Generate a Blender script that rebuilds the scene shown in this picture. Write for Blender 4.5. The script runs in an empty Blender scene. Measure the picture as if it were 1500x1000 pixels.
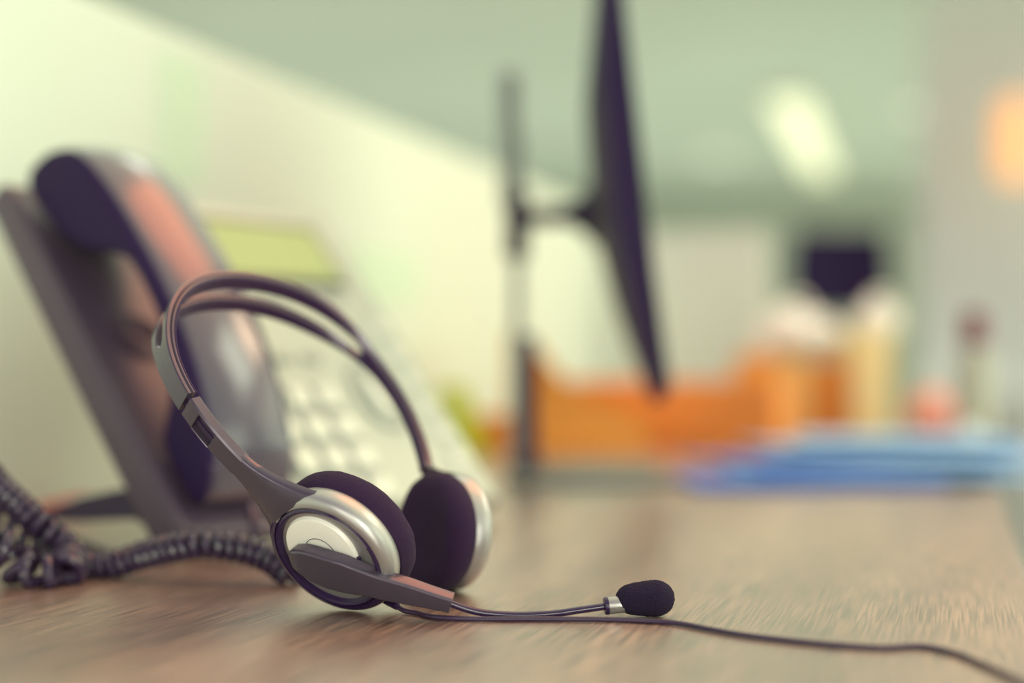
import bpy, bmesh, math, random
from mathutils import Vector, Matrix, noise
random.seed(7)
V = Vector
sc = bpy.context.scene
COL = sc.collection
F = 2083.33      # focal length in pixels of the 1500 px frame
CH = 0.103       # lens height above the desk top
HY = 535.0       # horizon row

def at(px, py, y):
    """point at depth y seen at pixel (px, py)"""
    return V(((px-750)/F*y, y, CH+(HY-py)/F*y))
def on(px, py, z=0.0):
    """point at height z seen at pixel (px, py)"""
    y = (CH-z)*F/(py-HY)
    return V(((px-750)/F*y, y, z))

# ------------------------------------------------------------------ helpers
def link(name, verts, faces, mat, parent=None, smooth=True, angle=38, label=None):
    me = bpy.data.meshes.new(name)
    me.from_pydata([tuple(v) for v in verts], [], faces)
    bm = bmesh.new(); bm.from_mesh(me)
    bmesh.ops.recalc_face_normals(bm, faces=bm.faces)
    if smooth:
        for f in bm.faces: f.smooth = True
        lim = math.radians(angle)
        for e in bm.edges:
            if len(e.link_faces) == 2 and e.calc_face_angle(0) > lim: e.smooth = False
    bm.to_mesh(me); bm.free()
    o = bpy.data.objects.new(name, me); COL.objects.link(o)
    if mat: me.materials.append(mat)
    if parent: o.parent = parent
    if label: o['label'] = label
    return o
def tag(o, label, cat, group=None, kind=None):
    o['label'] = label; o['category'] = cat
    if group: o['group'] = group
    if kind: o['kind'] = kind
    return o
def empty(name, loc=(0, 0, 0)):
    o = bpy.data.objects.new(name, None); COL.objects.link(o); o.location = loc; o.empty_display_size = .02
    return o
def adopt(root, base):
    """put the empty at the base point, keep the children where they are"""
    base = V(base)
    root.location = base
    for c in [x for x in bpy.data.objects if x.parent == root]:
        c.location = c.location - base
class MB:
    def __init__(s): s.v = []; s.f = []
    def add(s, v, f):
        n = len(s.v); s.v += [V(x) for x in v]; s.f += [[i+n for i in q] for q in f]; return s
    def loft(s, secs, closed=False, cap=True):
        n = len(secs[0]); v = [p for q in secs for p in q]; f = []
        m = len(secs)
        for i in range(m if closed else m-1):
            for j in range(n):
                k = (j+1) % n; i2 = (i+1) % m
                f.append([i*n+j, i*n+k, i2*n+k, i2*n+j])
        if cap and not closed:
            f.append(list(range(n))[::-1]); f.append([(m-1)*n+j for j in range(n)])
        return s.add(v, f)
    def box(s, c, x, y, z, b=0.0):
        """box centred at c with half-axis vectors x, y, z and a small chamfer b"""
        c, x, y, z = V(c), V(x), V(y), V(z)
        bm = bmesh.new()
        bmesh.ops.create_cube(bm, size=2)
        M = Matrix((( x.x, y.x, z.x, c.x), (x.y, y.y, z.y, c.y), (x.z, y.z, z.z, c.z), (0, 0, 0, 1)))
        bm.transform(M)
        if b > 0: bmesh.ops.bevel(bm, geom=bm.edges[:], offset=b, segments=3, affect='EDGES', profile=.6)
        bm.verts.index_update()
        s.add([v.co for v in bm.verts], [[v.index for v in f.verts] for f in bm.faces]); bm.free()
        return s
    def abox(s, x0, x1, y0, y1, z0, z1, b=0.0):
        return s.box(((x0+x1)/2, (y0+y1)/2, (z0+z1)/2), ((x1-x0)/2, 0, 0), (0, (y1-y0)/2, 0), (0, 0, (z1-z0)/2), b)
    def lathe(s, o, a, prof, n=64):
        """prof = [(s, r)] about the axis a through o"""
        o = V(o); a = V(a).normalized()
        e = a.cross(V((0, 0, 1)));  e = e.normalized() if e.length > 1e-4 else V((1, 0, 0)); g = a.cross(e)
        rows = []
        for (t, r) in prof:
            r = max(r, 1e-5)
            rows.append([o+a*t+(e*math.cos(2*math.pi*k/n)+g*math.sin(2*math.pi*k/n))*r for k in range(n)])
        return s.loft(rows)
    def tube(s, pts, r, n=12, cap=True):
        pts = [V(p) for p in pts]; m = len(pts)
        R = r if isinstance(r, (list, tuple)) else [r]*m
        up = V((0, 0, 1)); rows = []; prev = None
        for i, p in enumerate(pts):
            t = (pts[min(i+1, m-1)]-pts[max(i-1, 0)]).normalized()
            if prev is None:
                q = t.cross(up); q = q.normalized() if q.length > 1e-3 else V((1, 0, 0))
            else:
                q = prev-t*prev.dot(t); q.normalize()
            prev = q; w = t.cross(q)
            rows.append([p+(q*math.cos(2*math.pi*k/n)+w*math.sin(2*math.pi*k/n))*R[i] for k in range(n)])
        return s.loft(rows, cap=cap)
    def build(s, name, mat, parent=None, **k): return link(name, s.v, s.f, mat, parent, **k)
def spline(pts, n=10):
    pts = [V(p) for p in pts]; out = []
    for i in range(len(pts)-1):
        p0 = pts[max(i-1, 0)]; p1 = pts[i]; p2 = pts[i+1]; p3 = pts[min(i+2, len(pts)-1)]
        for k in range(n):
            t = k/n
            out.append(.5*((2*p1)+(p2-p0)*t+(2*p0-5*p1+4*p2-p3)*t*t+(3*p1-p0-3*p2+p3)*t**3))
    out.append(pts[-1]); return out
def rrect(c, x, y, hx, hy, r, n=4):
    """rounded rectangle section"""
    r = min(r, hx*.98, hy*.98); out = []
    for (sx, sy, a0) in ((1, 1, 0), (-1, 1, 90), (-1, -1, 180), (1, -1, 270)):
        for k in range(n+1):
            a = math.radians(a0+90*k/n)
            out.append(c+x*(sx*(hx-r)+r*math.cos(a))+y*(sy*(hy-r)+r*math.sin(a)))
    return out

# ------------------------------------------------------------------ materials
def mat(name, col, rough=.5, metal=0., spec=.5, bump=None, var=None, emit=None, sheen=0, coat=0):
    m = bpy.data.materials.new(name); m.use_nodes = True
    nt = m.node_tree; b = nt.nodes['Principled BSDF']
    b.inputs['Base Color'].default_value = (*col, 1); b.inputs['Roughness'].default_value = rough
    b.inputs['Metallic'].default_value = metal; b.inputs['Specular IOR Level'].default_value = spec
    b.inputs['Sheen Weight'].default_value = sheen; b.inputs['Coat Weight'].default_value = coat
    b.inputs['Coat Roughness'].default_value = .12
    tc = nt.nodes.new('ShaderNodeTexCoord')
    if var:
        scl, amt = var
        n = nt.nodes.new('ShaderNodeTexNoise'); n.inputs['Scale'].default_value = scl; n.inputs['Detail'].default_value = 4
        nt.links.new(tc.outputs['Object'], n.inputs['Vector'])
        r = nt.nodes.new('ShaderNodeValToRGB')
        r.color_ramp.elements[0].position = .3; r.color_ramp.elements[1].position = .7
        r.color_ramp.elements[0].color = (*[c*(1-amt) for c in col], 1)
        r.color_ramp.elements[1].color = (*[min(1, c*(1+amt)) for c in col], 1)
        nt.links.new(n.outputs['Fac'], r.inputs['Fac']); nt.links.new(r.outputs['Color'], b.inputs['Base Color'])
    if bump:
        scl, st, dist = bump
        n = nt.nodes.new('ShaderNodeTexNoise'); n.inputs['Scale'].default_value = scl; n.inputs['Detail'].default_value = 3
        nt.links.new(tc.outputs['Object'], n.inputs['Vector'])
        bp = nt.nodes.new('ShaderNodeBump'); bp.inputs['Strength'].default_value = st; bp.inputs['Distance'].default_value = dist
        nt.links.new(n.outputs['Fac'], bp.inputs['Height']); nt.links.new(bp.outputs['Normal'], b.inputs['Normal'])
    if emit:
        b.inputs['Emission Color'].default_value = (*emit[0], 1); b.inputs['Emission Strength'].default_value = emit[1]
    return m
def wood_mat():
    m = bpy.data.materials.new('desk_wood'); m.use_nodes = True
    nt = m.node_tree; b = nt.nodes['Principled BSDF']; N = nt.nodes.new; L = nt.links.new
    tc = N('ShaderNodeTexCoord')
    def streak(sx, sy, detail, dist=0.):
        mp = N('ShaderNodeMapping'); mp.inputs['Scale'].default_value = (sx, sy, 1)
        n = N('ShaderNodeTexNoise'); n.inputs['Scale'].default_value = 1; n.inputs['Detail'].default_value = detail
        n.inputs['Distortion'].default_value = dist
        L(tc.outputs['Object'], mp.inputs['Vector']); L(mp.outputs['Vector'], n.inputs['Vector']); return n
    big = streak(16, 1.6, 5, .6); fine = streak(950, 22, 4)
    r1 = N('ShaderNodeValToRGB'); e = r1.color_ramp.elements
    e[0].position = .32; e[0].color = (.15, .066, .064, 1); e[1].position = .68; e[1].color = (.38, .235, .190, 1)
    L(big.outputs['Fac'], r1.inputs['Fac'])
    r2 = N('ShaderNodeValToRGB'); e = r2.color_ramp.elements
    e[0].position = .40; e[0].color = (.25, .22, .26, 1); e[1].position = .60; e[1].color = (1.45, 1.4, 1.25, 1)
    L(fine.outputs['Fac'], r2.inputs['Fac'])
    mx = N('ShaderNodeMix'); mx.data_type = 'RGBA'; mx.blend_type = 'MULTIPLY'; mx.inputs['Factor'].default_value = .8
    L(r1.outputs['Color'], mx.inputs['A']); L(r2.outputs['Color'], mx.inputs['B'])
    L(mx.outputs['Result'], b.inputs['Base Color'])
    rr = N('ShaderNodeMapRange'); rr.inputs['To Min'].default_value = .24; rr.inputs['To Max'].default_value = .40
    L(fine.outputs['Fac'], rr.inputs['Value']); L(rr.outputs['Result'], b.inputs['Roughness'])
    bp = N('ShaderNodeBump'); bp.inputs['Strength'].default_value = .8; bp.inputs['Distance'].default_value = .00018
    L(fine.outputs['Fac'], bp.inputs['Height']); L(bp.outputs['Normal'], b.inputs['Normal'])
    b.inputs['Specular IOR Level'].default_value = 1.0; L(bp.outputs['Normal'], b.inputs['Coat Normal'])
    b.inputs['Coat Weight'].default_value = 1; b.inputs['Coat Roughness'].default_value = .30; b.inputs['Coat IOR'].default_value = 1.95
    return m
M_WOOD = wood_mat()
M_GREY = mat('satin_grey_plastic', (.092, .074, .112), .24, .45, .5, bump=(2500, .05, .0001))
M_DARKGREY = mat('dark_grey_plastic', (.045, .022, .076), .5, 0, .2)
M_BLACK = mat('black_plastic', (.026, .010, .055), .35, 0, .5)
M_BLACKGLOSS = mat('gloss_black_plastic', (.028, .012, .058), .16, 0, .5)
M_SILVER = mat('silver_plate', (.95, .93, .90), .36, .10, .5, bump=(3000, .04, .0001))
M_SILVER2 = mat('silver_ring', (.40, .385, .40), .36, .70, .5)
M_FOAM = mat('ear_foam', (.034, .016, .050), .95, 0, .1, bump=(1700, 1.0, .0006), sheen=.04)
M_MICFOAM = mat('microphone_foam', (.022, .012, .048), .95, 0, .15, bump=(2600, 1.0, .0014), sheen=.04)
M_CORD = mat('rubber_cord', (.036, .016, .055), .38, 0, .5)
M_COIL = mat('coiled_cord_rubber', (.034, .019, .054), .24, 0, .5)
M_PHONE = mat('phone_dark_shell', (.085, .058, .098), .32, .05, .45)
M_HANDSET = mat('handset_gloss_shell', (.050, .035, .085), .20, .1, .6, coat=.8)
M_HSIDE = mat('handset_black_side', (.026, .013, .060), .60, 0, .12)
M_PHONELIGHT = mat('phone_light_panel', (.46, .52, .47), .38, 0, .5)
M_KEY = mat('phone_key', (.66, .71, .66), .35, 0, .5)
M_KEYBED = mat('phone_key_bed', (.36, .38, .37), .5, 0, .5)
M_LCD = mat('phone_screen_film', (.41, .50, .25), .4, 0, .15)
M_LCDFRAME = mat('phone_screen_frame', (.10, .13, .10), .4, 0, .5)
M_GRILLE = mat('speaker_grille', (.068, .042, .078), .5, 0, .3)
M_MONITOR = mat('monitor_shell', (.022, .009, .058), .55, 0, .2, bump=(300, .5, .001))
M_SCREEN = mat('monitor_glass', (.03, .025, .05), .15, 0, .5)
M_POLE = mat('monitor_stand_metal', (.34, .38, .36), .4, .3, .5)
M_BASE = mat('monitor_base_metal', (.22, .22, .20), .35, .4, .5)
M_WALL = mat('white_panel', (.70, .82, .76), .7, 0, .3, var=(3, .015))
M_WALL2 = mat('pale_panel', (.90, .98, .92), .7, 0, .3, var=(2, .02))
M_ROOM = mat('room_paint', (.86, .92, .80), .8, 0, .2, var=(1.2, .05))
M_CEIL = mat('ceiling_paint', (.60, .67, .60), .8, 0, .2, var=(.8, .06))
M_FLOOR = mat('floor_vinyl', (.70, .70, .60), .4, 0, .4, var=(2, .04))
M_MINT = mat('mint_paper', (.66, .86, .72), .7, 0, .2)
M_ORANGE = mat('orange_plastic', (.95, .32, .06), .5, 0, .4, var=(6, .12))
M_ORANGE2 = mat('orange_card', (.88, .36, .07), .6, 0, .3, var=(8, .08))
M_AMBER = mat('amber_card', (.95, .58, .2), .6, 0, .3)
M_CREAM = mat('cream_card', (.97, .82, .42), .6, 0, .3)
M_LIME = mat('lime_card', (.62, .72, .04), .6, 0, .3)
M_BLUE = mat('blue_folder_plastic', (.04, .16, .75), .35, 0, .5)
M_BLUE2 = mat('pale_blue_folder_plastic', (.30, .58, .95), .35, 0, .5)
M_PINK = mat('pink_paper', (.88, .42, .36), .7, 0, .3)
M_RED = mat('red_plastic', (.60, .05, .05), .4, 0, .4)
M_BAG = mat('white_bag_film', (.93, .96, .92), .45, 0, .4)
M_BOTTLE = mat('bottle_clear_grey', (.50, .52, .42), .35, 0, .5)
M_CAP = mat('bottle_cap_plum', (.22, .05, .08), .4, 0, .4)
M_CHAIR = mat('chair_mesh_black', (.018, .008, .058), .7, 0, .3)
M_TUBE = mat('lamp_tube', (.9, .9, .7), .5, emit=((1, 1, .62), .75))
M_DOWN = mat('downlight_lens', (.9, .9, .8), .5, emit=((.95, .93, .78), .6))
M_WARM = mat('warm_lamp_shade', (.9, .6, .3), .5, emit=((1, .42, .15), .95))
M_WHITEMETAL = mat('white_metal', (.75, .75, .7), .4, .1, .5)

# ------------------------------------------------------------------ setting
g = V((.3, .954, 0)).normalized()          # the run of the desk
r_ = V((g.y, -g.x, 0))                     # to the right of it
DE = V((.262, .727, 0))                    # a point on the desk's right edge
def dk(a, b, z=0.0):                       # a right of the edge, b along the desk
    p = DE+r_*a+g*b; p.z = z; return p
ang = math.atan2(g.y, g.x)-math.pi/2
def local_box(name, x0, x1, y0, y1, z0, z1, m, b=.002, parent=None):
    mb = MB(); mb.abox(x0, x1, y0, y1, z0, z1, b)
    o = mb.build(name, m, parent); o.location = DE; o.rotation_euler = (0, 0, ang); return o
desk = empty('office_desk')
tag(desk, 'long reddish brown wooden office desk carrying the headset and the phone', 'desk')
local_box('desk_top', -.664, 0, -1.1, 1.78, -.028, 0, M_WOOD, .0015, desk)
for (x, y) in ((-.62, -1.0), (-.05, -1.0), (-.62, 1.7), (-.05, 1.7)):
    local_box('leg', x-.025, x+.025, y-.025, y+.025, -.74, -.0285, M_WHITEMETAL, .003, desk)
def part_panel(name, label, x0, x1, y0, y1, z0, z1):
    o = local_box(name, x0, x1, y0, y1, z0, z1, M_WALL, .004); o['kind'] = 'structure'; return o
part_panel('wall_left', '', -.700, -.667, -1.1, 1.83, -.74, .385)
pb = part_panel('wall_back', '', -.6665, -.36, 1.80, 1.83, -.74, .345)

def struct(name, mb, m):
    o = mb.build(name, m); o['kind'] = 'structure'; return o
fl = MB(); fl.abox(-5.2, 7.2, -2.5, 14.2, -.80, -.74); struct('floor', fl, M_FLOOR)
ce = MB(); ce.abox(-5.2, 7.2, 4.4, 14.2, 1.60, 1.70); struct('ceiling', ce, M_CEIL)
bw = MB(); bw.abox(-5.2, 7.2, 14.0, 14.2, -.74, 1.60); struct('wall_far', bw, M_ROOM)
# pillar on the right, seen edge-lit
pl = MB(); pl.box((2.05, 5.3, .43), r_*.50, g*.25, (0, 0, 1.17), .01); struct('wall_right', pl, M_WALL2)

# ceiling lamps
def ceil_lamp(p, q, w=.07):
    e = empty('ceiling_light')
    p, q = V(p), V(q); d = (q-p).normalized(); s = d.cross(V((0, 0, 1)))
    c = (p+q)/2; L = (q-p).length/2
    MB().box(c+V((0, 0, .02)), s*(w+.02), d*(L+.02), V((0, 0, .02)), .004).build('housing', M_WHITEMETAL, e)
    MB().box(c-V((0, 0, .0105)), s*w, d*L, V((0, 0, .010)), .004).build('diffuser', M_TUBE, e)
    adopt(e, c+V((0, 0, .04))); return e
cl = ceil_lamp((1.50, 7.75, 1.555), (2.36, 10.8, 1.555), .10); tag(cl, 'long bright linear ceiling light running away from the camera', 'ceiling light')
def downlight(x, y, r, label):
    e = empty('round_downlight')
    MB().lathe((x, y, 1.60), (0, 0, -1), [(.0005, r*1.25), (.012, r*1.22), (.014, r), (.002, r*.98)], 32).build('trim_ring', M_WHITEMETAL, e)
    MB().lathe((x, y, 1.60), (0, 0, -1), [(.004, .0001), (.013, .0001), (.013, r*.97), (.004, r*.97)], 32).build('lens', M_DOWN, e)
    adopt(e, (x, y, 1.6)); tag(e, label, 'ceiling light')
downlight(1.47, 10.2, .12, 'dim round ceiling downlight just left of the bright linear light')
downlight(2.36, 8.3, .10, 'dim round ceiling downlight near the frame top, right of the linear light')
downlight(3.40, 11.8, .12, 'dim round ceiling downlight lower right of the linear light')
# warm lamp on the pillar
wl = empty('wall_lamp')
pc = at(1487, 205, 4.86)
MB().lathe(pc-V((0, 0, .085)), (0, 0, 1), [(-.06, .02), (-.055, .045), (.02, .062), (.15, .062), (.225, .045), (.23, .02)], 32).build('lamp_shade', M_WARM, wl)
MB().box(pc+V((.0, .09, -.02)), V((.02, 0, 0)), V((0, .09, 0)), V((0, 0, .02)), .004).build('bracket', M_WHITEMETAL, wl)
adopt(wl, pc+V((0, .18, 0))); tag(wl, 'glowing orange wall lamp at the right edge of the picture', 'lamp')

# pinned papers on the side screen
def screen_paper(x0, y0, x1, y1, label):
    mb = MB(); mb.abox(-.6665, -.6658, x0, x1, y0, y1)
    o = mb.build('pinned_paper', M_MINT); o.location = DE; o.rotation_euler = (0, 0, ang); tag(o, label, 'paper')
screen_paper(.27, .262, .34, .365, 'pale mint paper slip high on the white side screen above the phone')
screen_paper(.66, .18, .86, .235, 'pale mint paper strip low on the side screen left of the monitor pole')

# ------------------------------------------------------------------ monitor
def prof_extrude(pts, d, half, steps, taper, cy):
    """silhouette pts (pixels at depth cy) swept along d, squeezed toward the ends"""
    base = [at(x, y, cy) for x, y in pts]
    spine = sum(base, V((0, 0, 0)))/len(base)
    rows = []
    for k in range(steps+1):
        t = -1+2*k/steps; s = taper(t)
        rows.append([p+d*(half*t)+V(((axis(p)-p.x)*(1-s), 0, 0)) for p in base])
    return rows
def axis(p):   # the screen plane, a line leaning in x with height
    z0, x0 = at(968, 575, 1.25).z, at(962, 575, 1.25).x
    z1, x1 = at(906, -120, 1.25).z, at(906, -120, 1.25).x
    return x0+(x1-x0)*(p.z-z0)/(z1-z0)
mon = empty('computer_monitor')
tag(mon, 'dark computer monitor seen edge-on, held by an arm on a thin grey pole', 'monitor')
dm = V((.085, 1, 0)).normalized()
back = [(893, -118), (878, -60), (872, 20), (864, 100), (858, 170), (862, 235), (866, 290), (872, 350), (886, 400), (902, 455), (922, 510), (940, 555), (950, 582)]
front = [(972, 580), (962, 500), (951, 420), (941, 330), (930, 240), (920, 150), (911, 60), (903, -20), (899, -118)]
mb = MB(); mb.loft(prof_extrude(back+front, dm, .17, 12, lambda t: 1-.45*abs(t)**2.5, 1.25)); mb.build('housing', M_MONITOR, mon)
mb = MB()
sp = [at(974, 572, 1.25), at(953, 420, 1.25), at(932, 240, 1.25), at(905, 0, 1.25), at(901, -112, 1.25)]
off = V((.0012, 0, 0))
mb.loft([[p+off-dm*.16, p+off+dm*.16, p+off+V((.001, 0, 0))+dm*.16, p+off+V((.001, 0, 0))-dm*.16] for p in sp]); mb.build('screen', M_SCREEN, mon)
mb = MB()
a0, a1 = at(752, 319, 1.27), at(868, 314, 1.26)
sec = [(0, .0090), (.35, .0080), (.62, .0075), (.8, .012), (.93, .021), (1.0, .031)]
mb.lathe(a0, a1-a0, [((a1-a0).length*t, r) for t, r in sec], 32); mb.build('arm', M_MONITOR, mon)
mb = MB(); mb.lathe(at(757, 330, 1.28)-V((0, 0, .03)), (0, 0, 1), [(0, .009), (.002, .0105), (.058, .0105), (.06, .009)], 32); mb.build('clamp', M_MONITOR, mon)
PX = at(757, 500, 1.28).x
mb = MB(); mb.lathe((PX, 1.28, .010), (0, 0, 1), [(0, .0050), (.300, .0050), (.303, .004)], 32); mb.build('pole', M_POLE, mon)
ux = at(746, 200, 1.28); mb = MB(); mb.lathe((ux.x, 1.28, at(746, 305, 1.28).z), (0, 0, 1), [(0, .007), (.003, .0085), (.119, .0085), (.122, .007)], 32); mb.build('pole_extension', M_POLE, mon)
mb = MB(); mb.lathe((PX+.008, 1.285, .010), (0, 0, 1), [(0, .016), (.01, .0115), (.115, .0095), (.12, .007)], 32); mb.build('pole_sleeve', M_DARKGREY, mon)
mb = MB(); c = at(860, 690, 1.29)
mb.box((c.x-.002, 1.29, .006), V((.072, 0, 0)), V((0, .075, 0)), V((0, 0, .006)), .004); mb.build('base_plate', M_BASE, mon)
adopt(mon, (PX, 1.29, 0))

# ------------------------------------------------------------------ things at the back of the desk
def simple(name, mb, m, label, cat, base, group=None, extra=()):
    e = empty(name); mb.build('body', m, e)
    for (n, b2, m2) in extra: b2.build(n, m2, e)
    adopt(e, base); tag(e, label, cat, group); return e
def tray(name, c, hx, hy, h, m, label, cat, t=.004):
    """open tray with four walls and a floor, aligned to the desk"""
    c = V(c); e = empty(name)
    MB().box(c+V((0, 0, .002)), r_*hx, g*hy, V((0, 0, .002)), .001).build('tray_floor', m, e)
    for s in (-1, 1):
        MB().box(c+r_*s*(hx-t/2)+V((0, 0, h/2+.004)), r_*(t/2), g*hy, V((0, 0, h/2)), .001).build('side_wall', m, e)
        MB().box(c+g*s*(hy-t/2)+V((0, 0, h/2+.004)), r_*(hx-t), g*(t/2), V((0, 0, h/2)), .001).build('end_wall', m, e)
    adopt(e, c); tag(e, label, cat); return e
def onp(px, py): return on(px, py, 0)
# long orange tray
p = on(1000, 652)
tray('letter_tray', on(975, 651), .150, .08, .078, M_ORANGE, 'long low orange plastic tray behind the monitor', 'tray')
# orange upright file, slanted top
c = on(800, 663)
mb = MB(); pts = [(-.045, 0), (.12, 0), (.12, .035), (.03, .075), (-.02, .135), (-.045, .145)]
mb.loft([[c+V((x, y, z)) for x, z in pts] for y in (0, .07)]); 
mg = MB(); mg.loft([[c+V((x*.9+.003, y, z*.97+.004)) for x, z in pts] for y in (.071, .074)])
simple('magazine_file', mb, M_ORANGE2, 'orange magazine file with a slanted top just right of the monitor pole', 'file holder', c, extra=[('back_panel', mg, M_AMBER)])
# orange note cube and lime block left of pole
c = on(728, 660); mb = MB(); mb.box(c+V((0, 0, .022)), r_*.026, g*.02, V((0, 0, .022)), .002)
simple('note_box', mb, M_ORANGE, 'small orange box between the phone and the monitor pole', 'box', c)
c = on(692, 668); mb = MB(); mb.box(c+V((-.012, 0, .040)), V((.016, 0, 0)), V((0, .012, 0)), V((-.012, 0, .040)), .002)
simple('lime_card_stack', mb, M_LIME, 'lime yellow card stack leaning beside the right edge of the phone', 'cards', c)
# cartons
def carton(px0, px1, pyb, pyt, m, label, cat='box', name='carton', lid=None):
    a = on(px0, pyb); b = V(((px1-750)/F*a.y, a.y, 0)); top = at(px0, pyt, a.y).z; hw = (b.x-a.x)/2
    c = V(((a.x+b.x)/2, a.y+.06, 0)); e = empty(name)
    MB().box(c+V((0, 0, top/2)), V((hw, 0, 0)), V((0, .055, 0)), V((0, 0, top/2)), .002).build('carton_body', m, e)
    MB().box(c+V((0, 0, top+.0015)), V((hw*.97, 0, 0)), V((0, .027, 0)), V((0, 0, .0015)), .0005).build('flap', lid or m, e)
    adopt(e, c); tag(e, label, cat); return c, top
carton(1092, 1134, 641, 522, M_ORANGE2, 'orange carton at the left end of the carton row')
carton(1136, 1186, 640, 524, M_AMBER, 'lighter amber carton second from the left in the carton row')
carton(1188, 1250, 640, 532, M_ORANGE2, 'wide orange carton third in the row, under the white bag')
carton(1252, 1308, 642, 496, M_CREAM, 'tall cream yellow carton right of the orange ones')
# white plastic bag resting on the cartons
def bag(px, py, y, rx, ry, rz, label, seed):
    c = at(px, py, y); bm = bmesh.new(); bmesh.ops.create_icosphere(bm, subdivisions=4, radius=1)
    for v in bm.verts:
        n = noise.noise(v.co*1.6+V((seed, 0, 0)))*.28+abs(noise.noise(v.co*4+V((0, seed, 0))))*.18
        k = v.co*(1+n); z = k.z*rz
        if z < 0: z *= .75
        v.co = c+V((k.x*rx, k.y*ry, z))
    bm.verts.index_update(); vs = [v.co.copy() for v in bm.verts]; fs = [[v.index for v in f.verts] for f in bm.faces]; bm.free()
    e = empty('plastic_bag'); link('bag_body', vs, fs, M_BAG, e)
    k = MB(); k.tube(spline([c+V((-.01, 0, rz*.9)), c+V((-.004, -.004, rz*1.35)), c+V((.012, 0, rz*1.4)), c+V((.018, 0, rz*.9))], 6), .004, 8); k.build('handle', M_BAG, e)
    adopt(e, c-V((0, 0, rz*.75))); tag(e, label, 'bag')
bag(1166, 490, 2.08, .060, .045, .036, 'crumpled white plastic bag lying on the orange cartons', 1.3)
bag(1285, 474, 2.085, .030, .035, .030, 'small white plastic bag on top of the cream yellow carton', 4.1)
# pink paper ball, bottle, tube
c = on(1365, 640); bm = bmesh.new(); bmesh.ops.create_icosphere(bm, subdivisions=3, radius=1)
for v in bm.verts:
    n = 1+noise.noise(v.co*2.2)*.25; v.co = V((v.co.x*n*.033, v.co.y*n*.03, max(-.030, v.co.z*n*.038)))+c+V((0, 0, .0302))
bm.verts.index_update(); pk = link('pink_pouch', [v.co.copy() for v in bm.verts], [[v.index for v in f.verts] for f in bm.faces], M_PINK); bm.free()
tag(pk, 'soft pink pouch on the desk between the cream carton and the grey bottle', 'pouch')
c = on(1427, 668); e = empty('spray_bottle')
MB().lathe(c, (0, 0, 1), [(0, .018), (.003, .0205), (.10, .0205), (.118, .014), (.125, .010)], 32).build('bottle_body', M_BOTTLE, e)
MB().lathe(c+V((0, 0, .125)), (0, 0, 1), [(0, .012), (.003, .0145), (.035, .013), (.040, .008)], 32).build('cap', M_CAP, e)
adopt(e, c); tag(e, 'grey translucent bottle with a plum cap at the right end of the desk', 'bottle')
c = on(1418, 690); e = empty('glue_stick')
MB().lathe(c+V((0, 0, 0)), (0, 0, 1), [(0, .010), (.002, .011), (.030, .011), (.032, .009)], 24).build('tube', M_CREAM, e)
MB().lathe(c+V((0, 0, .032)), (0, 0, 1), [(0, .009), (.002, .010), (.014, .009)], 24).build('cap', M_BAG, e)
adopt(e, c); tag(e, 'short cream yellow stick standing in front of the grey bottle', 'glue stick')
# blue folders, fanned pile
fold_labels = ['deep blue plastic folder at the bottom of the blue pile', 'pale blue folder second from the bottom of the blue pile',
 'deep blue folder in the lower middle of the blue pile, turned left', 'pale blue folder in the upper middle of the blue pile',
 'pale blue folder second from the top of the blue pile', 'pale blue folder on top of the blue pile']
def folder(c, rot, hx, hy, m, z, sag, label):
    e = empty('plastic_folder'); n = 14; v = []; f = []
    ca, sa = math.cos(rot), math.sin(rot)
    def P(i, j, dz):
        x = -hx+2*hx*i/n; y = -hy+2*hy*j/n
        zz = z+dz+sag*(math.sin(2.2*i/n*math.pi+rot*9)*.5+.5)*.9
        return V((c.x+x*ca-y*sa, c.y+x*sa+y*ca, zz))
    for dz in (0, .0022):
        for i in range(n+1):
            for j in range(n+1): v.append(P(i, j, dz))
    k = (n+1)**2
    for i in range(n):
        for j in range(n):
            a = i*(n+1)+j; f.append([a, a+1, a+n+2, a+n+1]); f.append([k+a+n+1, k+a+n+2, k+a+1, k+a])
    for i in range(n):
        a = i*(n+1); b = (i+1)*(n+1); f += [[a, b, k+b, k+a], [a+n, k+a+n, k+b+n, b+n]]
        f += [[i, k+i, k+i+1, i+1], [n*(n+1)+i, n*(n+1)+i+1, k+n*(n+1)+i+1, k+n*(n+1)+i]]
    link('cover', v, f, m, e)
    sp = [P(0, j, .0011)+V((0, 0, 0)) for j in range(0, n+1, 2)]
    t = MB(); t.tube(sp, .0022, 8); t.build('spine', m, e)
    adopt(e, (c.x, c.y, z)); tag(e, label, 'folder', 'blue folders piled on the desk')
spec = [(1170, 708, .10, .105, .075, M_BLUE, .0023, .000), (1275, 700, -.12, .13, .10, M_BLUE2, .0068, .001), (1225, 694, .35, .12, .085, M_BLUE, .0122, .001),
        (1330, 694, -.3, .125, .085, M_BLUE2, .0178, .001), (1290, 688, .2, .115, .08, M_BLUE2, .0232, .001), (1320, 684, -.1, .10, .075, M_BLUE2, .0288, .001)]
for (px, py, rot, hx, hy, m, z, sag), lb in zip(spec, fold_labels):
    folder(on(px, py), rot, hx, hy, m, z, sag, lb)
# red pen at the far left
a, b = on(52, 748, .0046), on(128, 733, .0046)
e = empty('red_pen'); d = (b-a)
MB().lathe(a, d, [(0, .0015), (.012, .004), (d.length*.6, .004)], 16).build('barrel', M_RED, e)
MB().lathe(a+d*.6, d, [(0, .0044), (d.length*.38, .0044), (d.length*.4, .003)], 16).build('cap', M_RED, e)
adopt(e, a); tag(e, 'red pen lying on the desk behind the coiled cord at far left', 'pen')

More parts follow.
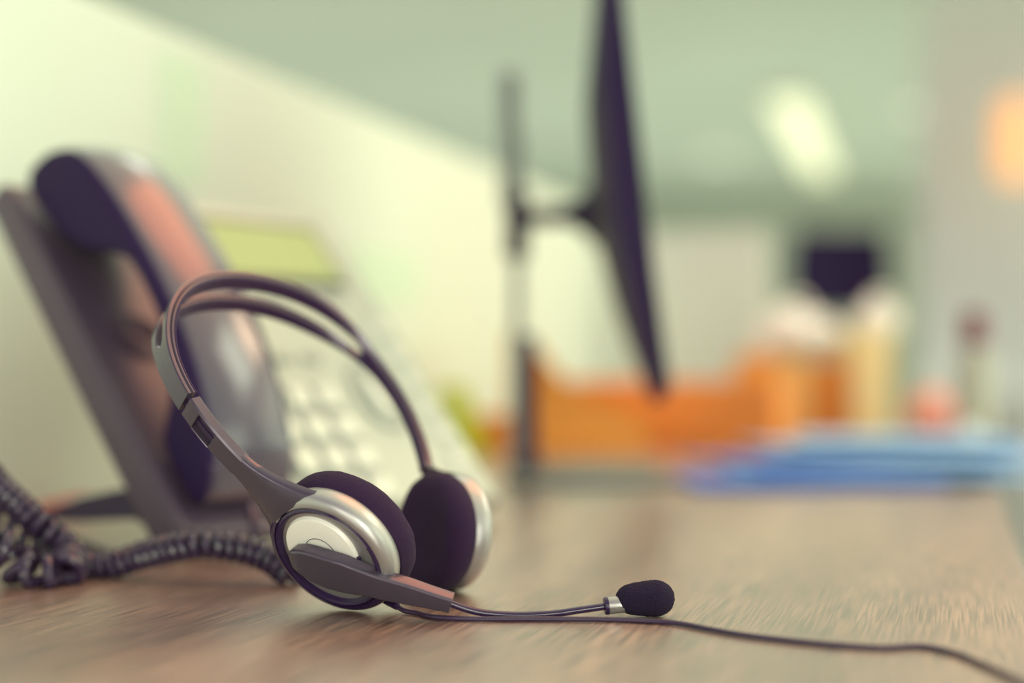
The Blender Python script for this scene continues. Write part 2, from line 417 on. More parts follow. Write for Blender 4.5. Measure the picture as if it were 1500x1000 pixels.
# far office chair behind the cartons
e = empty('office_chair'); cy = 4.6
c = at(1232, 398, cy)
rows = []
for k in range(9):
    t = -1+2*k/8; z = .14*t; w = .165*(1-.12*t*t); rows.append([c+V((sx*w*x, .03*(1-x*x)*1+dy, z)) for (sx, x, dy) in ((1, -1, 0), (1, -.5, 0), (1, 0, 0), (1, .5, 0), (1, 1, 0), (1, 1, .035), (1, .5, .035), (1, 0, .035), (1, -.5, .035), (1, -1, .035))])
MB().loft(rows).build('backrest', M_CHAIR, e)
MB().tube(spline([c+V((.10, .05, -.02)), c+V((.15, .09, -.2)), c+V((.05, .06, -.48)), c+V((0, -.1, -.55))], 8), .02, 10).build('back_support', M_CHAIR, e)
zs = -.74+.45
MB().box((c.x, cy-.20, zs), V((.24, 0, 0)), V((0, .22, 0)), V((0, 0, .035)), .02).build('seat', M_CHAIR, e)
MB().tube([(c.x, cy-.20, zs-.03), (c.x, cy-.20, -.66)], .025, 16).build('gas_lift', M_BLACK, e)
for k in range(5):
    a5 = k*2*math.pi/5+.3; q = V((math.cos(a5)*.27, math.sin(a5)*.27, 0)); ctr = V((c.x, cy-.20, -.65))
    lg = MB(); lg.tube([ctr, ctr+q+V((0, 0, -.03))], [.022, .014], 10); lo = lg.build('leg', M_BLACK, e)
    lg = MB(); lg.lathe(ctr+q+V((0, -.012, -.063)), (0, 1, 0), [(0, .024), (.002, .027), (.022, .027), (.024, .024)], 20); lg.build('caster', M_BLACK, lo)
adopt(e, (c.x, cy-.2, -.74)); tag(e, 'black office chair far behind the cartons, only its backrest showing', 'chair')
# white cabinet far right
cb = empty('storage_cabinet'); c0 = V((2.1, 4.55, 0))
MB().box(c0+V((0, 0, -.355)), r_*.42, g*.22, V((0, 0, .383)), .006).build('body', M_WALL2, cb)
for s in (-1, 1):
    d = MB(); d.box(c0+r_*s*.21-g*.229+V((0, 0, -.355)), r_*.203, g*.009, V((0, 0, .36)), .003); do = d.build('door', M_WALL2, cb)
    d = MB(); d.box(c0+r_*s*.04-g*.245+V((0, 0, -.2)), r_*.006, g*.006, V((0, 0, .06)), .002); d.build('handle', M_POLE, do)
adopt(cb, c0+V((0, 0, -.74))); tag(cb, 'pale storage cabinet with two doors standing before the right pillar', 'cabinet')

# ------------------------------------------------------------------ desk phone
BL = V((-.173, .75, .011))
ub = V((.63, .78, 0)).normalized(); us = V((-.137, .11, .204)); us = (us-ub*us.dot(ub)).normalized(); um = ub.cross(us)
def ph(p, q, h=0.): return BL+ub*p+us*q+um*h
def prism(poly, p0, p1, rnd=.003, n=5, crown=None):
    """closed profile poly [(q,h)] swept in p with rounded ends"""
    m = len(poly)
    nr = []
    area = sum(poly[i][0]*poly[(i+1) % m][1]-poly[(i+1) % m][0]*poly[i][1] for i in range(m))
    sg = 1 if area > 0 else -1
    for i in range(m):
        a = V((*poly[i-1], 0)); b = V((*poly[i], 0)); c = V((*poly[(i+1) % m], 0))
        d1 = (b-a).normalized(); d2 = (c-b).normalized(); t = (d1+d2)
        t = t.normalized() if t.length > 1e-6 else d1
        nn = V((-t.y, t.x, 0))*sg; k = max(.5, nn.dot(V((-d1.y, d1.x, 0))*sg)); nr.append((nn.x/k, nn.y/k))
    st = []
    for k in range(n+1):
        a = math.pi/2*k/n; st.append((p0+rnd*(1-math.sin(a)), rnd*(1-math.cos(math.pi/2-a))))
    st = [(p0+rnd*(1-math.cos(math.pi/2*k/n)), rnd*(1-math.sin(math.pi/2*k/n))) for k in range(n+1)]
    mid = [(p0+rnd+(p1-p0-2*rnd)*k/8, 0) for k in range(1, 8)]
    en = [(p0+p1-a, b) for a, b in st[::-1]]
    rows = []
    for p, ins in st+mid+en:
        t = (p-(p0+p1)/2)/((p1-p0)/2)
        rows.append([ph(p, q+nx*ins, h+ny*ins+(crown(q, h, t) if crown else 0)) for (q, h), (nx, ny) in zip(poly, nr)])
    return MB().loft(rows)
def smooth_poly(pts, n=4):
    out = []; m = len(pts)
    for i in range(m):
        p0, p1, p2, p3 = [V((*pts[(i+k) % m], 0)) for k in (-1, 0, 1, 2)]
        for k in range(n):
            t = k/n; q = .5*((2*p1)+(p2-p0)*t+(2*p0-5*p1+4*p2-p3)*t*t+(3*p1-p0-3*p2+p3)*t**3); out.append((q.x, q.y))
    return out
PW = .262
phone = empty('desk_phone')
tag(phone, 'dark office desk phone with pale keypad panel, tilted up on its stand', 'telephone')
prism([(.001, -.011), (-.001, -.004), (.002, .0), (.10, 0), (.262, 0), (.270, -.004), (.2705, -.016), (.266, -.022), (.10, -.025), (.014, -.025)], 0, PW, .004).build('body', M_PHONE, phone)
# raised rim along the cradle side
prism([(.004, .0), (.004, .0035), (.262, .0035), (.264, .0)], .0, .006, .0015, 3).build('side_rim', M_PHONE, phone)
# pale panel
prism([(.003, .0003), (.003, .0042), (.262, .0042), (.264, .0003)], .088, PW-.001, .002).build('front_panel', M_PHONELIGHT, phone)
prism([(.190, .0044), (.190, .0072), (.248, .0072), (.248, .0044)], .100, .238, .001, 3).build('screen_frame', M_LCDFRAME, phone)
prism([(.195, .0073), (.195, .0078), (.242, .0078), (.242, .0073)], .104, .234, .0005, 2).build('screen', M_LCD, phone)
prism([(.004, .0044), (.004, .0052), (.103, .0052), (.103, .0044)], .094, .166, .0005, 2).build('key_bed', M_KEYBED, phone)
def key(p, q, hp, hq, z0, name='key', mm=None, hh=.0042):
    c = ph(p, q, z0+hh/2); mb = MB(); mb.box(c, ub*hp, us*hq, um*(hh/2), min(hp, hq, hh/2)*.55); return mb.build(name, mm or M_KEY, phone)
for q in (.089, .064, .040, .016):
    for p in (.106, .130, .154): key(p, q, .0088, .0085, .0053)
for p in (.112, .138, .162): key(p, .1225, .0065, .0035, .0043, 'soft_key', M_KEYBED, .003)
for p in (.112, .138, .164, .190, .216): key(p, .180, .009, .004, .0043, 'soft_key', M_KEYBED, .003)
mb = MB(); R = []
for k in range(48):
    a = 2*math.pi*k/48; c = ph(.201+.0175*math.cos(a), .090+.027*math.sin(a), .0053); n = (ub*math.cos(a)+us*math.sin(a)).normalized()
    R.append([c+n*.002, c+um*.002, c-n*.002, c-um*.001])
mb.loft(R, closed=True); mb.build('navigation_ring', M_KEYBED, phone)
key(.201, .090, .006, .014, .0043, 'navigation_key')
for q in (.150, .127, .104, .081, .058, .035): key(.243, q, .0075, .006, .0043, 'line_key', M_KEY, .003)
# speaker grille: concentric slotted rings
mb = MB(); gc = (.040, .143)
for rr in [.003+.0022*i for i in range(8)]:
    R = []
    nn = 40
    for k in range(nn):
        a = 2*math.pi*k/nn; n = ub*math.cos(a)+us*math.sin(a); c = ph(gc[0], gc[1], .0004)+n*rr
        R.append([c+n*.0005, c+um*.0003, c-n*.0005, c-um*.0003])
    mb.loft(R, closed=True)
mb.build('speaker_grille', M_GRILLE, phone)
# stand: wedge leg behind the slab and a bar foot to the left
mb = MB()
def pz(q, z): # profile point on the back, at height z
    return z
def wpt(p, px, py):
    d = V(((px-750)/F, 1, (HY-py)/F)); o = BL+ub*p; C0 = V((0, 0, CH)); t = (o-C0).dot(ub)/d.dot(ub); return C0+d*t
poly = [(178, 716), (120, 728), (68, 747), (66, 763), (120, 764), (196, 760), (216, 772), (222, 740)]
P0 = [wpt(.012, x, y) for x, y in poly]
mz = min(p.z for p in P0)
P0 = [V((p.x, p.y, max(.0005, p.z))) for p in P0]
mb.loft([[p for p in P0], [p+ub*.012 for p in P0]]); mb.build('stand', M_BLACK, phone)
mb = MB(); mb.loft([[p+ub*.215 for p in P0], [p+ub*.227 for p in P0]]); mb.build('stand', M_BLACK, phone)
mb = MB(); mb.tube(spline([on(60, 764, .0025), on(105, 789, .0022), on(150, 806, .0022), on(205, 822, .0022), on(250, 812, .0022)], 8), .0021, 8); mb.build('line_cord', M_CORD, phone)
for pp in (.03, .22):
    mb = MB(); c = ph(pp, .010, -.014); mb.box((c.x, c.y, .0022), ub*.012, us.cross(ub).cross(V((0,0,1))).normalized()*.0+V((-ub.y, ub.x, 0))*.006, V((0, 0, .002)), .001); mb.build('rubber_foot', M_BLACK, phone)
adopt(phone, ph(.13, .01, 0)-V((0, 0, ph(.13, .01, 0).z)))

# handset
hs = empty('telephone_handset')
tag(hs, 'glossy dark telephone handset resting in the cradle at the phone left side', 'handset')
prof = [(.014, .012), (.018, .024), (.030, .035), (.050, .0445), (.075, .0535), (.105, .0595), (.140, .0625), (.175, .0622), (.205, .0605), (.232, .0555), (.250, .046), (.262, .030),
        (.2655, .014), (.258, .0055), (.240, .0055), (.212, .012), (.188, .024), (.172, .038), (.158, .048), (.138, .050), (.112, .0475), (.090, .0395), (.074, .026), (.065, .012), (.056, .0055), (.036, .0045), (.020, .0055)]
prof = smooth_poly(prof, 3)
def crown(q, h, t): return (.0060*(1-t*t) if h > .028 else 0)
hb = prism(prof, .010, .073, .0055, 6, crown).build('handset_shell', M_HANDSET, hs)
hb.data.materials.append(M_HSIDE)          # matt black side covers
for f in hb.data.polygons:
    if abs(f.normal.dot(ub)) > .55: f.material_index = 1
# dark side inlay and hook inside the ear end
mb = MB(); c = ph(.037, .226, .0072)
ax = um*-1
mb.lathe(ph(.037, .232, .0062), ax, [(-.003, .001), (-.003, .019), (0.0012, .0185), (.002, .017), (.002, .001)], 40); mb.build('earpiece', M_HSIDE, hs)
mb = MB(); mb.lathe(ph(.037, .040, .006), ax, [(-.003, .001), (-.003, .017), (0.001, .0165), (.0016, .015), (.0016, .001)], 40); mb.build('mouthpiece', M_HSIDE, hs)
adopt(hs, ph(.037, .05, .005))

# ------------------------------------------------------------------ coiled cord
def coil(path, R, R2, pitch):
    pts = spline(path, 24); out = []
    L = [0]
    for a, b in zip(pts, pts[1:]): L.append(L[-1]+(b-a).length)
    tot = L[-1]; turns = tot/pitch; steps = int(turns*16); j = 0; prev = V((0, 0, 1))
    for k in range(steps+1):
        s = tot*k/steps
        while j < len(pts)-2 and L[j+1] < s: j += 1
        u = (s-L[j])/max(1e-9, L[j+1]-L[j]); p = pts[j].lerp(pts[j+1], u)
        t = (pts[min(j+2, len(pts)-1)]-pts[max(j-1, 0)]).normalized()
        q = (prev-t*prev.dot(t)).normalized(); prev = q; w = t.cross(q)
        a = 2*math.pi*turns*k/steps
        out.append(p+(q*math.cos(a)+w*math.sin(a))*(R+(R2-R)*min(1, 2*k/steps)))
        out[-1].z = max(out[-1].z, .0026)
    return out
cc = empty('coiled_cord')
tag(cc, 'dark coiled handset cord heaped at far left and running in front of the phone', 'cord')
RC = .0054
pth = [at(-240, 806, .72), at(-190, 740, .715), at(-140, 672, .705), at(-90, 645, .70), at(-40, 672, .70), at(0, 716, .695), at(30, 742, .69), at(62, 772, .685), at(98, 800, .69), at(120, 826, .69), at(160, 828, .69), at(205, 814, .688), at(250, 803, .68), at(290, 797, .675), at(330, 800, .675), at(370, 808, .675), at(402, 822, .672), at(425, 842, .668)]
mb = MB(); mb.tube(coil(pth, .0080, .0050, .0054), .0025, 9); mb.build('coil', M_COIL, cc)
pth = [at(-160, 812, .665), at(-90, 806, .662), at(-30, 798, .66), at(10, 806, .662), at(35, 838, .664), at(70, 840, .662), at(98, 838, .668), at(90, 812, .70), at(50, 792, .71), at(0, 770, .712), at(-60, 762, .715), at(-140, 784, .72), at(-215, 800, .72)]
mb = MB(); mb.tube(coil(pth, .0074, .0070, .0090), .0027, 9); mb.build('coil', M_COIL, cc)
mb = MB(); mb.tube([V((p.x, p.y, max(p.z, .0021))) for p in spline([at(420, 838, .668), at(436, 852, .670), at(462, 850, .70), at(450, 800, .735), at(415, 765, .75), at(385, 752, .748), at(368, 745, .75), at(366, 762, .762)], 8)], .0019, 9); mb.build('cord_tail', M_COIL, cc)
mb = MB(); mb.tube(spline([at(366, 740, .752), at(372, 760, .742), at(377, 790, .735)], 8), .0026, 9); mb.build('plug', M_COIL, cc)
adopt(cc, on(100, 850))

# ------------------------------------------------------------------ headset
head = empty('headset')
tag(head, 'grey and black wired headset with boom microphone standing on the desk in sharp focus', 'headset')
HP = [-0.0936, 0.64301, 0.08556, 0.9633, 0.70463, 0.06447, 0.07537, 2.19751, 2.16934, 0.01168, 0.00559, 0.0045, 1.07852, 0.02446, -0.05212, -0.00508, -0.00178, -0.00087, -0.1409, 0.0032]
x0, y0, z0, psi, lam, A_, B_, thn, thf, hwt, hwa, T_, slw, c1, c2, d2, d3, e1, tw, hwf = HP
hu = V((math.cos(psi), math.sin(psi), 0)); hh_ = V((-hu.y, hu.x, 0)); hv = hh_*math.sin(lam)+V((0, 0, 1))*math.cos(lam); hw_ = hu.cross(hv)
HO = V((x0, y0, z0))
def band_c(th):
    s, c = math.sin(th), math.cos(th)
    return HO+hu*(A_*s*(1+c1*c+c2*math.cos(2*th)))+hv*(B_*c+d2*math.cos(2*th)+d3*math.cos(3*th)+e1*s)
def band_fr(th):
    C = band_c(th); t = (band_c(th+.01)-band_c(th-.01)).normalized(); n = hw_.cross(t)
    if n.dot(C-HO) < 0: n = -n
    n.normalize(); a = tw*th; W = hw_*math.cos(a)+n*math.sin(a); Nn = t.cross(W)
    if Nn.dot(n) < 0: Nn = -Nn
    k = 1/(1+math.exp((abs(th)-slw)/.15)); ha = hwa if th < 0 else hwf
    return C, W.normalized(), Nn.normalized(), ha+(hwt-ha)*k
def strip(mb, th0, th1, n, f, n0, n1, ch=.0005):
    """a strip between across-limits f(th,hw)->(w0,w1) and thickness limits n0..n1"""
    secs = []
    for k in range(n+1):
        th = th0+(th1-th0)*k/n; C, W, N, hw = band_fr(th); w0, w1 = f(th, hw)
        if w1-w0 < 1e-5: w1 = w0+1e-5
        c = min(ch, (w1-w0)*.4, (n1-n0)*.4); c0 = c if w0 > 0 or w0 < -.0025 else 0; c1 = c if w1 < 0 or w1 > .0025 else 0
        secs.append([C+W*a+N*b for a, b in ((w0+c0, n0), (w1-c1, n0), (w1, n0+c), (w1, n1-c), (w1-c1, n1), (w0+c0, n1), (w0, n1-c), (w0, n0+c))])
    mb.loft(secs)
SE = 1.22
def slot(th):
    if abs(th) >= SE: return 0.
    d = SE-abs(th); R = .12; k = 1 if d > R else math.sqrt(max(0, 1-((R-d)/R)**2))
    return .0038*k
TB = 1.60
thk = .0024
mo = MB(); mi = MB(); mp = MB()
for (ms, n0, n1, shr) in ((mo, .0001, thk, 0), (mi, -.0017, -.0001, .0001), (mp, -.0026, -.00172, .0006)):
    strip(ms, -TB, 2.16, 130, lambda th, hw: (slot(th), hw-shr), n0, n1)
    strip(ms, -TB, 2.16, 130, lambda th, hw: (-hw+shr, -slot(th)), n0, n1)
mo.build('headband_shell', M_GREY, head, label='outer satin grey layer of the headband'); ml = mi.build('headband_lining', M_GREY, head)
mp.build('headband_pad', M_DARKGREY, head, label='dark inner face of the headband')
# slider arms
def arm(sgn, th1, parent):
    t0 = sgn*(TB+.030); ta = sgn*(TB+.115); tb_ = sgn*(TB+.245)
    m = MB(); hT = .0026
    full = lambda th, hw: (-hw*.98, hw*.98)
    strip(m, t0, ta, 6, full, -hT, hT, .0007); strip(m, tb_, sgn*th1, 30, full, -hT, hT, .0007)
    strip(m, ta, tb_, 10, lambda th, hw: (hw*.62, hw*.98), -hT, hT, .0007); strip(m, ta, tb_, 10, lambda th, hw: (-hw*.98, -hw*.84), -hT, hT, .0004)
    strip(m, ta, tb_, 10, lambda th, hw: (-hw*.84, hw*.62), -hT, .0002)
    o = m.build('slider_arm', M_GREY if sgn < 0 else M_DARKGREY, parent)
    m = MB(); strip(m, sgn*(TB-.05), tb_, 14, lambda th, hw: (-hw*.45, hw*.45), -.0012, .0010, .0002)
    strip(m, sgn*(TB-.03), tb_, 14, lambda th, hw: (-hw*.06, hw*.06), .001, .0014, .0001)
    m.build('slide_rail', M_BLACK, o)
    return o
an = arm(-1, 2.02, head)

# near cup
aN = V((.42, .745, .52)).normalized(); PN = V((-.0783, .583, .0262)); ON = V((-.0763, .5815, .0231))
def cup(o, a, parent, face, ring=M_SILVER2, sc_=1.0, fo_c=None):
    class MB(globals()['MB']):
        def lathe(s, o, a, prof, n=64): return super().lathe(o, a, [(t*sc_, r*sc_) for t, r in prof], n)
    h = MB(); h.lathe(o, a, [(.0060, .001), (.0060, .0215), (.0040, .0222), (.0016, .0229), (.0011, .0240), (.0018, .0250), (.0035, .0252), (.013, .0260), (.0135, .001)], 96); ho = h.build('ear_cup', M_BLACKGLOSS, parent)
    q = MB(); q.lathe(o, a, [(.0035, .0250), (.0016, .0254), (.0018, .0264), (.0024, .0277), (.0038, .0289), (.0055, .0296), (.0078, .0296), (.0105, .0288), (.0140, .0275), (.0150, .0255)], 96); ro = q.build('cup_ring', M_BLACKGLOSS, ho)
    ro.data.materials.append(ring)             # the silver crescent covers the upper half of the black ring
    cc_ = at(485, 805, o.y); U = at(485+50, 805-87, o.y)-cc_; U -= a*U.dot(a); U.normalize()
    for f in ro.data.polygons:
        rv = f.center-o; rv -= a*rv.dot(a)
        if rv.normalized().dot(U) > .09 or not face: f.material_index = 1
    # foam pad with slight unevenness
    prof = [(.0115, .001), (.0115, .0270), (.0125, .0288), (.0150, .0302), (.0185, .0307), (.0218, .0302), (.0243, .0286), (.0260, .0260), (.0268, .0230), (.0264, .0190), (.0256, .0130), (.0252, .0060), (.0250, .0005)]
    q = MB(); q.lathe(o, a, prof, 96)
    for i, v in enumerate(q.v):
        d = noise.noise(v*90)*.0006+noise.noise(v*240)*.00025
        rel = v-o; ax = a*rel.dot(a); rad = rel-ax
        if rad.length > .004 and rel.dot(a) > .0117*sc_: q.v[i] = v+(rad.normalized()*.6+a*.6)*d-V((0, 0, .0008))
    q.build('foam_pad', M_FOAM, ho)
    if face:
        o = fo_c; q = MB(); q.lathe(o, a, [(.0062, .001), (.0062, .0184), (.0042, .0181), (.0006, .0170), (.0001, .0166), (.0000, .0162), (.0000, .0100), (.0000, .0005)], 96); fo = q.build('face_plate', M_SILVER, ho, angle=22)
        q = MB(); q.lathe(o, a, [(.0002, .0070), (-.00015, .0071), (-.00015, .00735), (.0002, .0074)], 64); q.build('pivot_seam', M_BLACK, fo)
        return ho, fo
    q = MB(); q.lathe(o, a, [(.0062, .001), (.0062, .0205), (.001, .020), (-.0004, .017), (-.0008, .0005)], 64); q.build('face_plate', M_SILVER, ho)
    return ho, None
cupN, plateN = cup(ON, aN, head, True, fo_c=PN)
# small slot in the plate bevel
sp0 = at(525.5, 817, .5795)
rad = (sp0-PN); rad -= aN*rad.dot(aN); rad.normalize(); tg = aN.cross(rad)
MB().box(PN+rad*.0175+aN*.0018, tg*.0028, rad*.0007, aN*.0012, .0003).build('vent_slot', M_BLACK, plateN)
# yoke: the arm flares into the ring
def herm(P1, T1, P2, T2, t):
    return P1*(2*t**3-3*t*t+1)+T1*(t**3-2*t*t+t)+P2*(-2*t**3+3*t*t)+T2*(t**3-t*t)
def flare(th_s, o, a, pxy, half_ang, parent, m, k1=.8, k2=.8, skew=0., sc_=1.0):
    """web that widens from the arm end into the ring around the cup"""
    e = at(pxy[0], pxy[1], o.y); rad = e-o; rad -= a*rad.dot(a); rad.normalize(); tg = a.cross(rad)
    C1, W1, N1, hw1 = band_fr(th_s); C0 = band_fr(th_s*.985)[0]; T1 = (C1-C0).normalized()
    if W1.dot(tg) < 0: W1 = -W1
    if N1.dot(-a) < 0: N1 = -N1
    ns = 18; nw = 14; secs = []; cur = []
    for j in range(nw+1):
        w = -1+2*j/nw; an_ = half_ang*w+skew; k = abs(w)**2
        d = rad*math.cos(an_)+tg*math.sin(an_); dt = tg*math.cos(an_)-rad*math.sin(an_)
        q = o+(d*(.0257+.0037*k)+a*(.0018+.0032*k))*sc_
        tq = (-d*(1-abs(w)**1.5)+dt*w).normalized(); p = C1+W1*(hw1*.98*w); L = (q-p).length
        cur.append((p, T1*L*k1, q, tq*L*k2, w))
    for i in range(ns+1):
        t = i/ns; s_ = t*t*(3-2*t); nrm = N1.lerp(-a, s_).normalized(); rt = []; rb = []
        for (p, t1, q, tq, w) in cur:
            c = herm(p, t1, q, tq, t); ed = max(0, 1-abs(w)**8)*.45+.55
            rt.append(c+nrm*(.0026*ed*(1-s_)+(.0006-.0012*abs(w)**3)*s_**2)); rb.append(c-nrm*(.0026*ed*(1-s_)+.0030*s_))
        secs.append(rt+rb[::-1])
    return MB().loft(secs).build('yoke', m, parent, angle=50)
flare(-2.0, ON, aN, (419, 748), math.radians(42), cupN, M_GREY)

# far cup
aF = V((.82, .565, -.10)).normalized()     # from pad to outer face
oF = V((-.0396, .645, .0283))                 # centre of the pad front
PF = oF+aF*.0225
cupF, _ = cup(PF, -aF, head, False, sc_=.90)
flare(2.12, PF, -aF, (646, 700), math.radians(20), cupF, M_GREY, sc_=.90)

# boom microphone
st = [(425, 812, 8), (428, 812.5, 19), (434, 814, 29), (445, 818, 39), (460, 825, 47), (480, 833, 52), (505, 840, 50), (525, 846, 44), (545, 851.5, 39), (570, 858.5, 37), (600, 866, 34), (630, 874, 29), (662, 882.5, 25)]
def plane_depth(px, py, off):
    d = V(((px-750)/F, 1, (HY-py)/F)); C0 = V((0, 0, CH)); o = PN+aN*off
    return C0+d*((o-C0).dot(aN)/d.dot(aN))
cs = []
for i, (x, y, h) in enumerate(st):
    c = plane_depth(x, y, -.0040)
    if x > 505:
        k = (x-505)/(662-505); ya = plane_depth(505, 840, -.0040).y; c = at(x, y, ya+(.574-ya)*k)
    cs.append(c)
secs = []; endf = None
for i, (x, y, h) in enumerate(st):
    t = (cs[min(i+1, len(cs)-1)]-cs[max(i-1, 0)]).normalized()
    k = max(0, min(1, (x-480)/170)); n = (-aN).lerp(V((-.15, -.90, -.36)).normalized(), k); n = (n-t*n.dot(t)).normalized(); w = n.cross(t)
    hw = h/2/F*cs[i].y/ max(.6, math.hypot(w.x, w.z))
    ht = min(.0034, hw*.7) if i < 3 else .0034
    # thick section seen partly from above: keep the overall silhouette
    hw = max(.0012, hw-.0004)
    sec = rrect(cs[i], w, n, hw, ht, .0011, 4); secs.append(sec); endf = (t, w, n)
boom = MB().loft(secs).build('microphone_boom', M_GREY, head, angle=50)
# oval outline pressed into the boom head
ov = []
oc = plane_depth(458.5, 832.5, -.0071); n = -aN; tdir = (plane_depth(484, 845, -.0071)-plane_depth(432, 819, -.0071)); la = tdir.length/2; tdir.normalize(); wd = n.cross(tdir)
for k in range(60):
    a = 2*math.pi*k/60; c = oc+tdir*(la*math.cos(a))+wd*(.0029*math.sin(a)); nr = (tdir*math.cos(a)*.5+wd*math.sin(a)).normalized()
    ov.append([c+nr*.00018, c+n*.00016, c-nr*.00018, c-n*.0002])
mb = MB(); mb.loft(ov, closed=True); mb.build('oval_line', M_SILVER2, boom)
wp = [(cs[-1]-endf[0]*.004)]+[at(x, y, d) for x, y, d in ((684, 892, .575), (716, 898.5, .576), (764, 901, .577), (812, 898.5, .578), (844, 894, .579), (889, 887.5, .5805))]
MB().tube(spline(wp, 8), .00150, 12).build('boom_tube', M_BLACKGLOSS, boom)
e0, e1_ = at(885, 887.5, .5805), at(946, 881, .5822); ad = (e1_-e0).normalized()
MB().lathe(e0, ad, [(0, .0012), (0, .0033), (.0004, .0036), (.0016, .0036), (.0018, .0030)], 32).build('collar_seal', M_BLACK, boom)
MB().lathe(e0+ad*.0017, ad, [(0, .0012), (0, .0034), (.0003, .00355), (.0075, .00355)], 40).build('microphone_collar', M_SILVER2, boom)
fc = at(902, 878, .5815); fa = (at(989, 875, .5835)-fc).normalized(); L = .0242
bm = bmesh.new(); bmesh.ops.create_icosphere(bm, subdivisions=6, radius=1)
fe = fa.cross(V((0, 0, 1))).normalized(); fg = fe.cross(fa)
for v in bm.verts:
    t = v.co.x; k = (t+1)/2
    rr = math.hypot(v.co.y, v.co.z); ang2 = math.atan2(v.co.z, v.co.y)
    # fatter toward the tip, blunt ends
    prof_r = (.0057+.0020*min(1, k*1.4))*(max(0, 1-abs(2*k-1)**(4.5 if k < .5 else 3.0)))**.5
    p = fc+fa*(L*k)+(fe*math.cos(ang2)+fg*math.sin(ang2))*prof_r
    d = noise.noise(p*900)*.00018+noise.noise(p*2300)*.00030
    p += (p-(fc+fa*(L*.55))).normalized()*d
    if p.z < .0004: p.z = .0004
    v.co = p
bm.verts.index_update()
link('foam_windscreen', [v.co.copy() for v in bm.verts], [[v.index for v in f.verts] for f in bm.faces], M_MICFOAM, boom, angle=180); bm.free()
# strain relief and cable
cord = [at(556, 872, .600), at(568, 880, .597), at(582, 888, .592)]
sr = spline(cord, 6); MB().tube(sr, [.0021-.0006*i/len(sr) for i in range(len(sr))], 12).build('strain_relief', M_BLACK, head)
cw = [at(578, 885, .594), at(592, 894, .589), at(612, 901, .5845)]+[on(x, y, .0010) for x, y in ((640, 904.5), (700, 907), (800, 907), (900, 908), (985, 912.5), (1040, 922), (1100, 932), (1200, 943), (1290, 949), (1345, 947), (1395, 956), (1450, 978), (1520, 1012), (1640, 1080))]
cw = [V((p.x, p.y, max(p.z, .0012))) for p in cw]
MB().tube(spline(cw, 10), .00105, 10).build('cable', M_CORD, head)
adopt(head, (-.07, .62, 0))

# ------------------------------------------------------------------ light
w = bpy.data.worlds.new('room_daylight'); sc.world = w; w.use_nodes = True; nt = w.node_tree
bg = nt.nodes['Background']; bg.inputs['Strength'].default_value = 1.38
def ramp(vec, stops):
    tc = nt.nodes.new('ShaderNodeTexCoord'); d = nt.nodes.new('ShaderNodeVectorMath'); d.operation = 'DOT_PRODUCT'
    nt.links.new(tc.outputs['Generated'], d.inputs[0]); d.inputs[1].default_value = V(vec).normalized()
    mr = nt.nodes.new('ShaderNodeMapRange'); mr.inputs['From Min'].default_value = -1; nt.links.new(d.outputs['Value'], mr.inputs['Value'])
    r = nt.nodes.new('ShaderNodeValToRGB'); r.color_ramp.interpolation = 'EASE'; nt.links.new(mr.outputs['Result'], r.inputs['Fac'])
    while len(r.color_ramp.elements) < len(stops): r.color_ramp.elements.new(.5)
    for e, (p, c) in zip(r.color_ramp.elements, stops): e.position = (p+1)/2; e.color = (*c, 1)
    return r.outputs['Color']
base = ramp((.62, .62, .42), [(-.7, (.17, .125, .20)), (-.15, (.34, .30, .33)), (.40, (.80, .89, .62)), (1, (.84, .95, .66))])
top = ramp((.50, .25, .82), [(.70, (0, 0, 0)), (.95, (.40, .17, .06)), (1, (.45, .20, .08))])
mx = nt.nodes.new('ShaderNodeMix'); mx.data_type = 'RGBA'; mx.blend_type = 'ADD'; mx.inputs['Factor'].default_value = 1
nt.links.new(base, mx.inputs['A']); nt.links.new(top, mx.inputs['B']); nt.links.new(mx.outputs['Result'], bg.inputs['Color'])
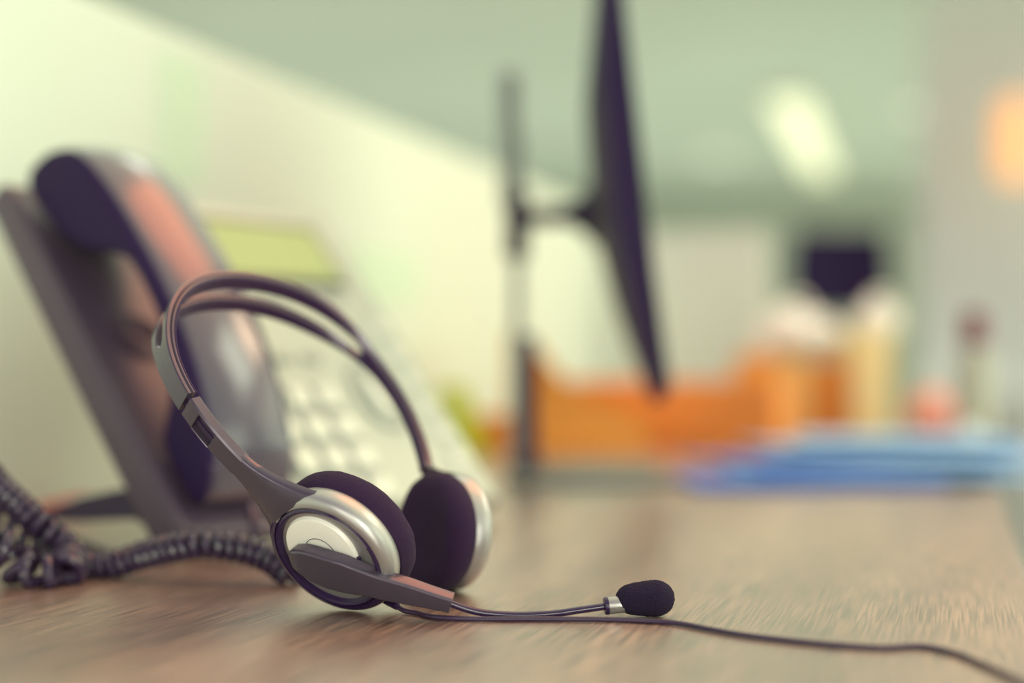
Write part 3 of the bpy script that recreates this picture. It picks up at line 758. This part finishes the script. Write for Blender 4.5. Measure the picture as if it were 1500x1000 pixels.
def area(name, loc, tgt, sx_, sy_, e, col):
    l = bpy.data.lights.new(name, 'AREA'); l.shape = 'RECTANGLE'; l.size = sx_; l.size_y = sy_; l.energy = e; l.color = col
    o = bpy.data.objects.new(name, l); COL.objects.link(o); o.location = loc
    o.rotation_euler = (V(tgt)-V(loc)).to_track_quat('-Z', 'Y').to_euler(); return o
area('window_light', (4.6, 3.2, 1.3), (0, 1.2, .1), 3.0, 2.0, 18, (.92, 1, .70))
area('near_right_fill', (4.6, -1.2, 1.3), (0, 1.4, .1), 3.0, 2.0, 30, (.92, 1, .70))  # unseen fill added at near right to soften the monitor's shadow
area('warm_reflection_fill', (.70, 1.65, 2.1), (.695, 1.6, 0), .9, 1.4, 14, (1, .22, .07))  # unseen warm source, added and sized for the handset's orange reflection
area('warm_edge_fill', (1.6, 2.1, 1.6), (-.1, .7, .1), .7, .5, 7, (1, .72, .46))  # added out of view to give the headband edges a peach highlight
area('handset_highlight_fill', (2.1, 1.15, 1.85), (-.1, .8, .1), 1.0, .9, 12, (.90, 1, .74))  # added off-frame source for the pale highlight low on the handset back
area('handset_glint_fill', (.0, 2.9, 2.3), (-.2, .8, .1), .4, .4, 2.2, (.95, 1, .85))  # small unseen source added for the white glint at the handset top
area('low_front_fill', (.35, -.7, .22), (-.4, .8, .12), .6, .35, 8, (.95, 1, .74))  # added fill that lifts the lower part of the side screen
area('back_left_fill', (-.45, -.7, .30), (-.08, .6, .03), .6, .4, 4.0, (.97, 1, .74))  # added fill behind the camera, brightens the near cup's face plate
area('far_ceiling_fill', (1.0, 8.5, .0), (1.0, 8.5, 2), 8, 7, 104, (.95, 1, .82))  # upward fill added to brighten the far ceiling, no lamp stands there

# ------------------------------------------------------------------ camera
cd = bpy.data.cameras.new('camera'); cam = bpy.data.objects.new('camera', cd); COL.objects.link(cam); sc.camera = cam
cd.lens = 50; cd.sensor_width = 36; cd.sensor_fit = 'HORIZONTAL'; cd.shift_y = 35/1500
cam.location = (0, 0, CH); cam.rotation_euler = (math.pi/2, 0, 0)
cd.clip_start = .02; cd.clip_end = 60
cd.dof.use_dof = True; cd.dof.focus_distance = .584; cd.dof.aperture_fstop = 2.0
vs = sc.view_settings; vs.view_transform = 'Standard'; vs.look = 'None'; vs.gamma = 1; vs.exposure = 0; vs.use_curve_mapping = False
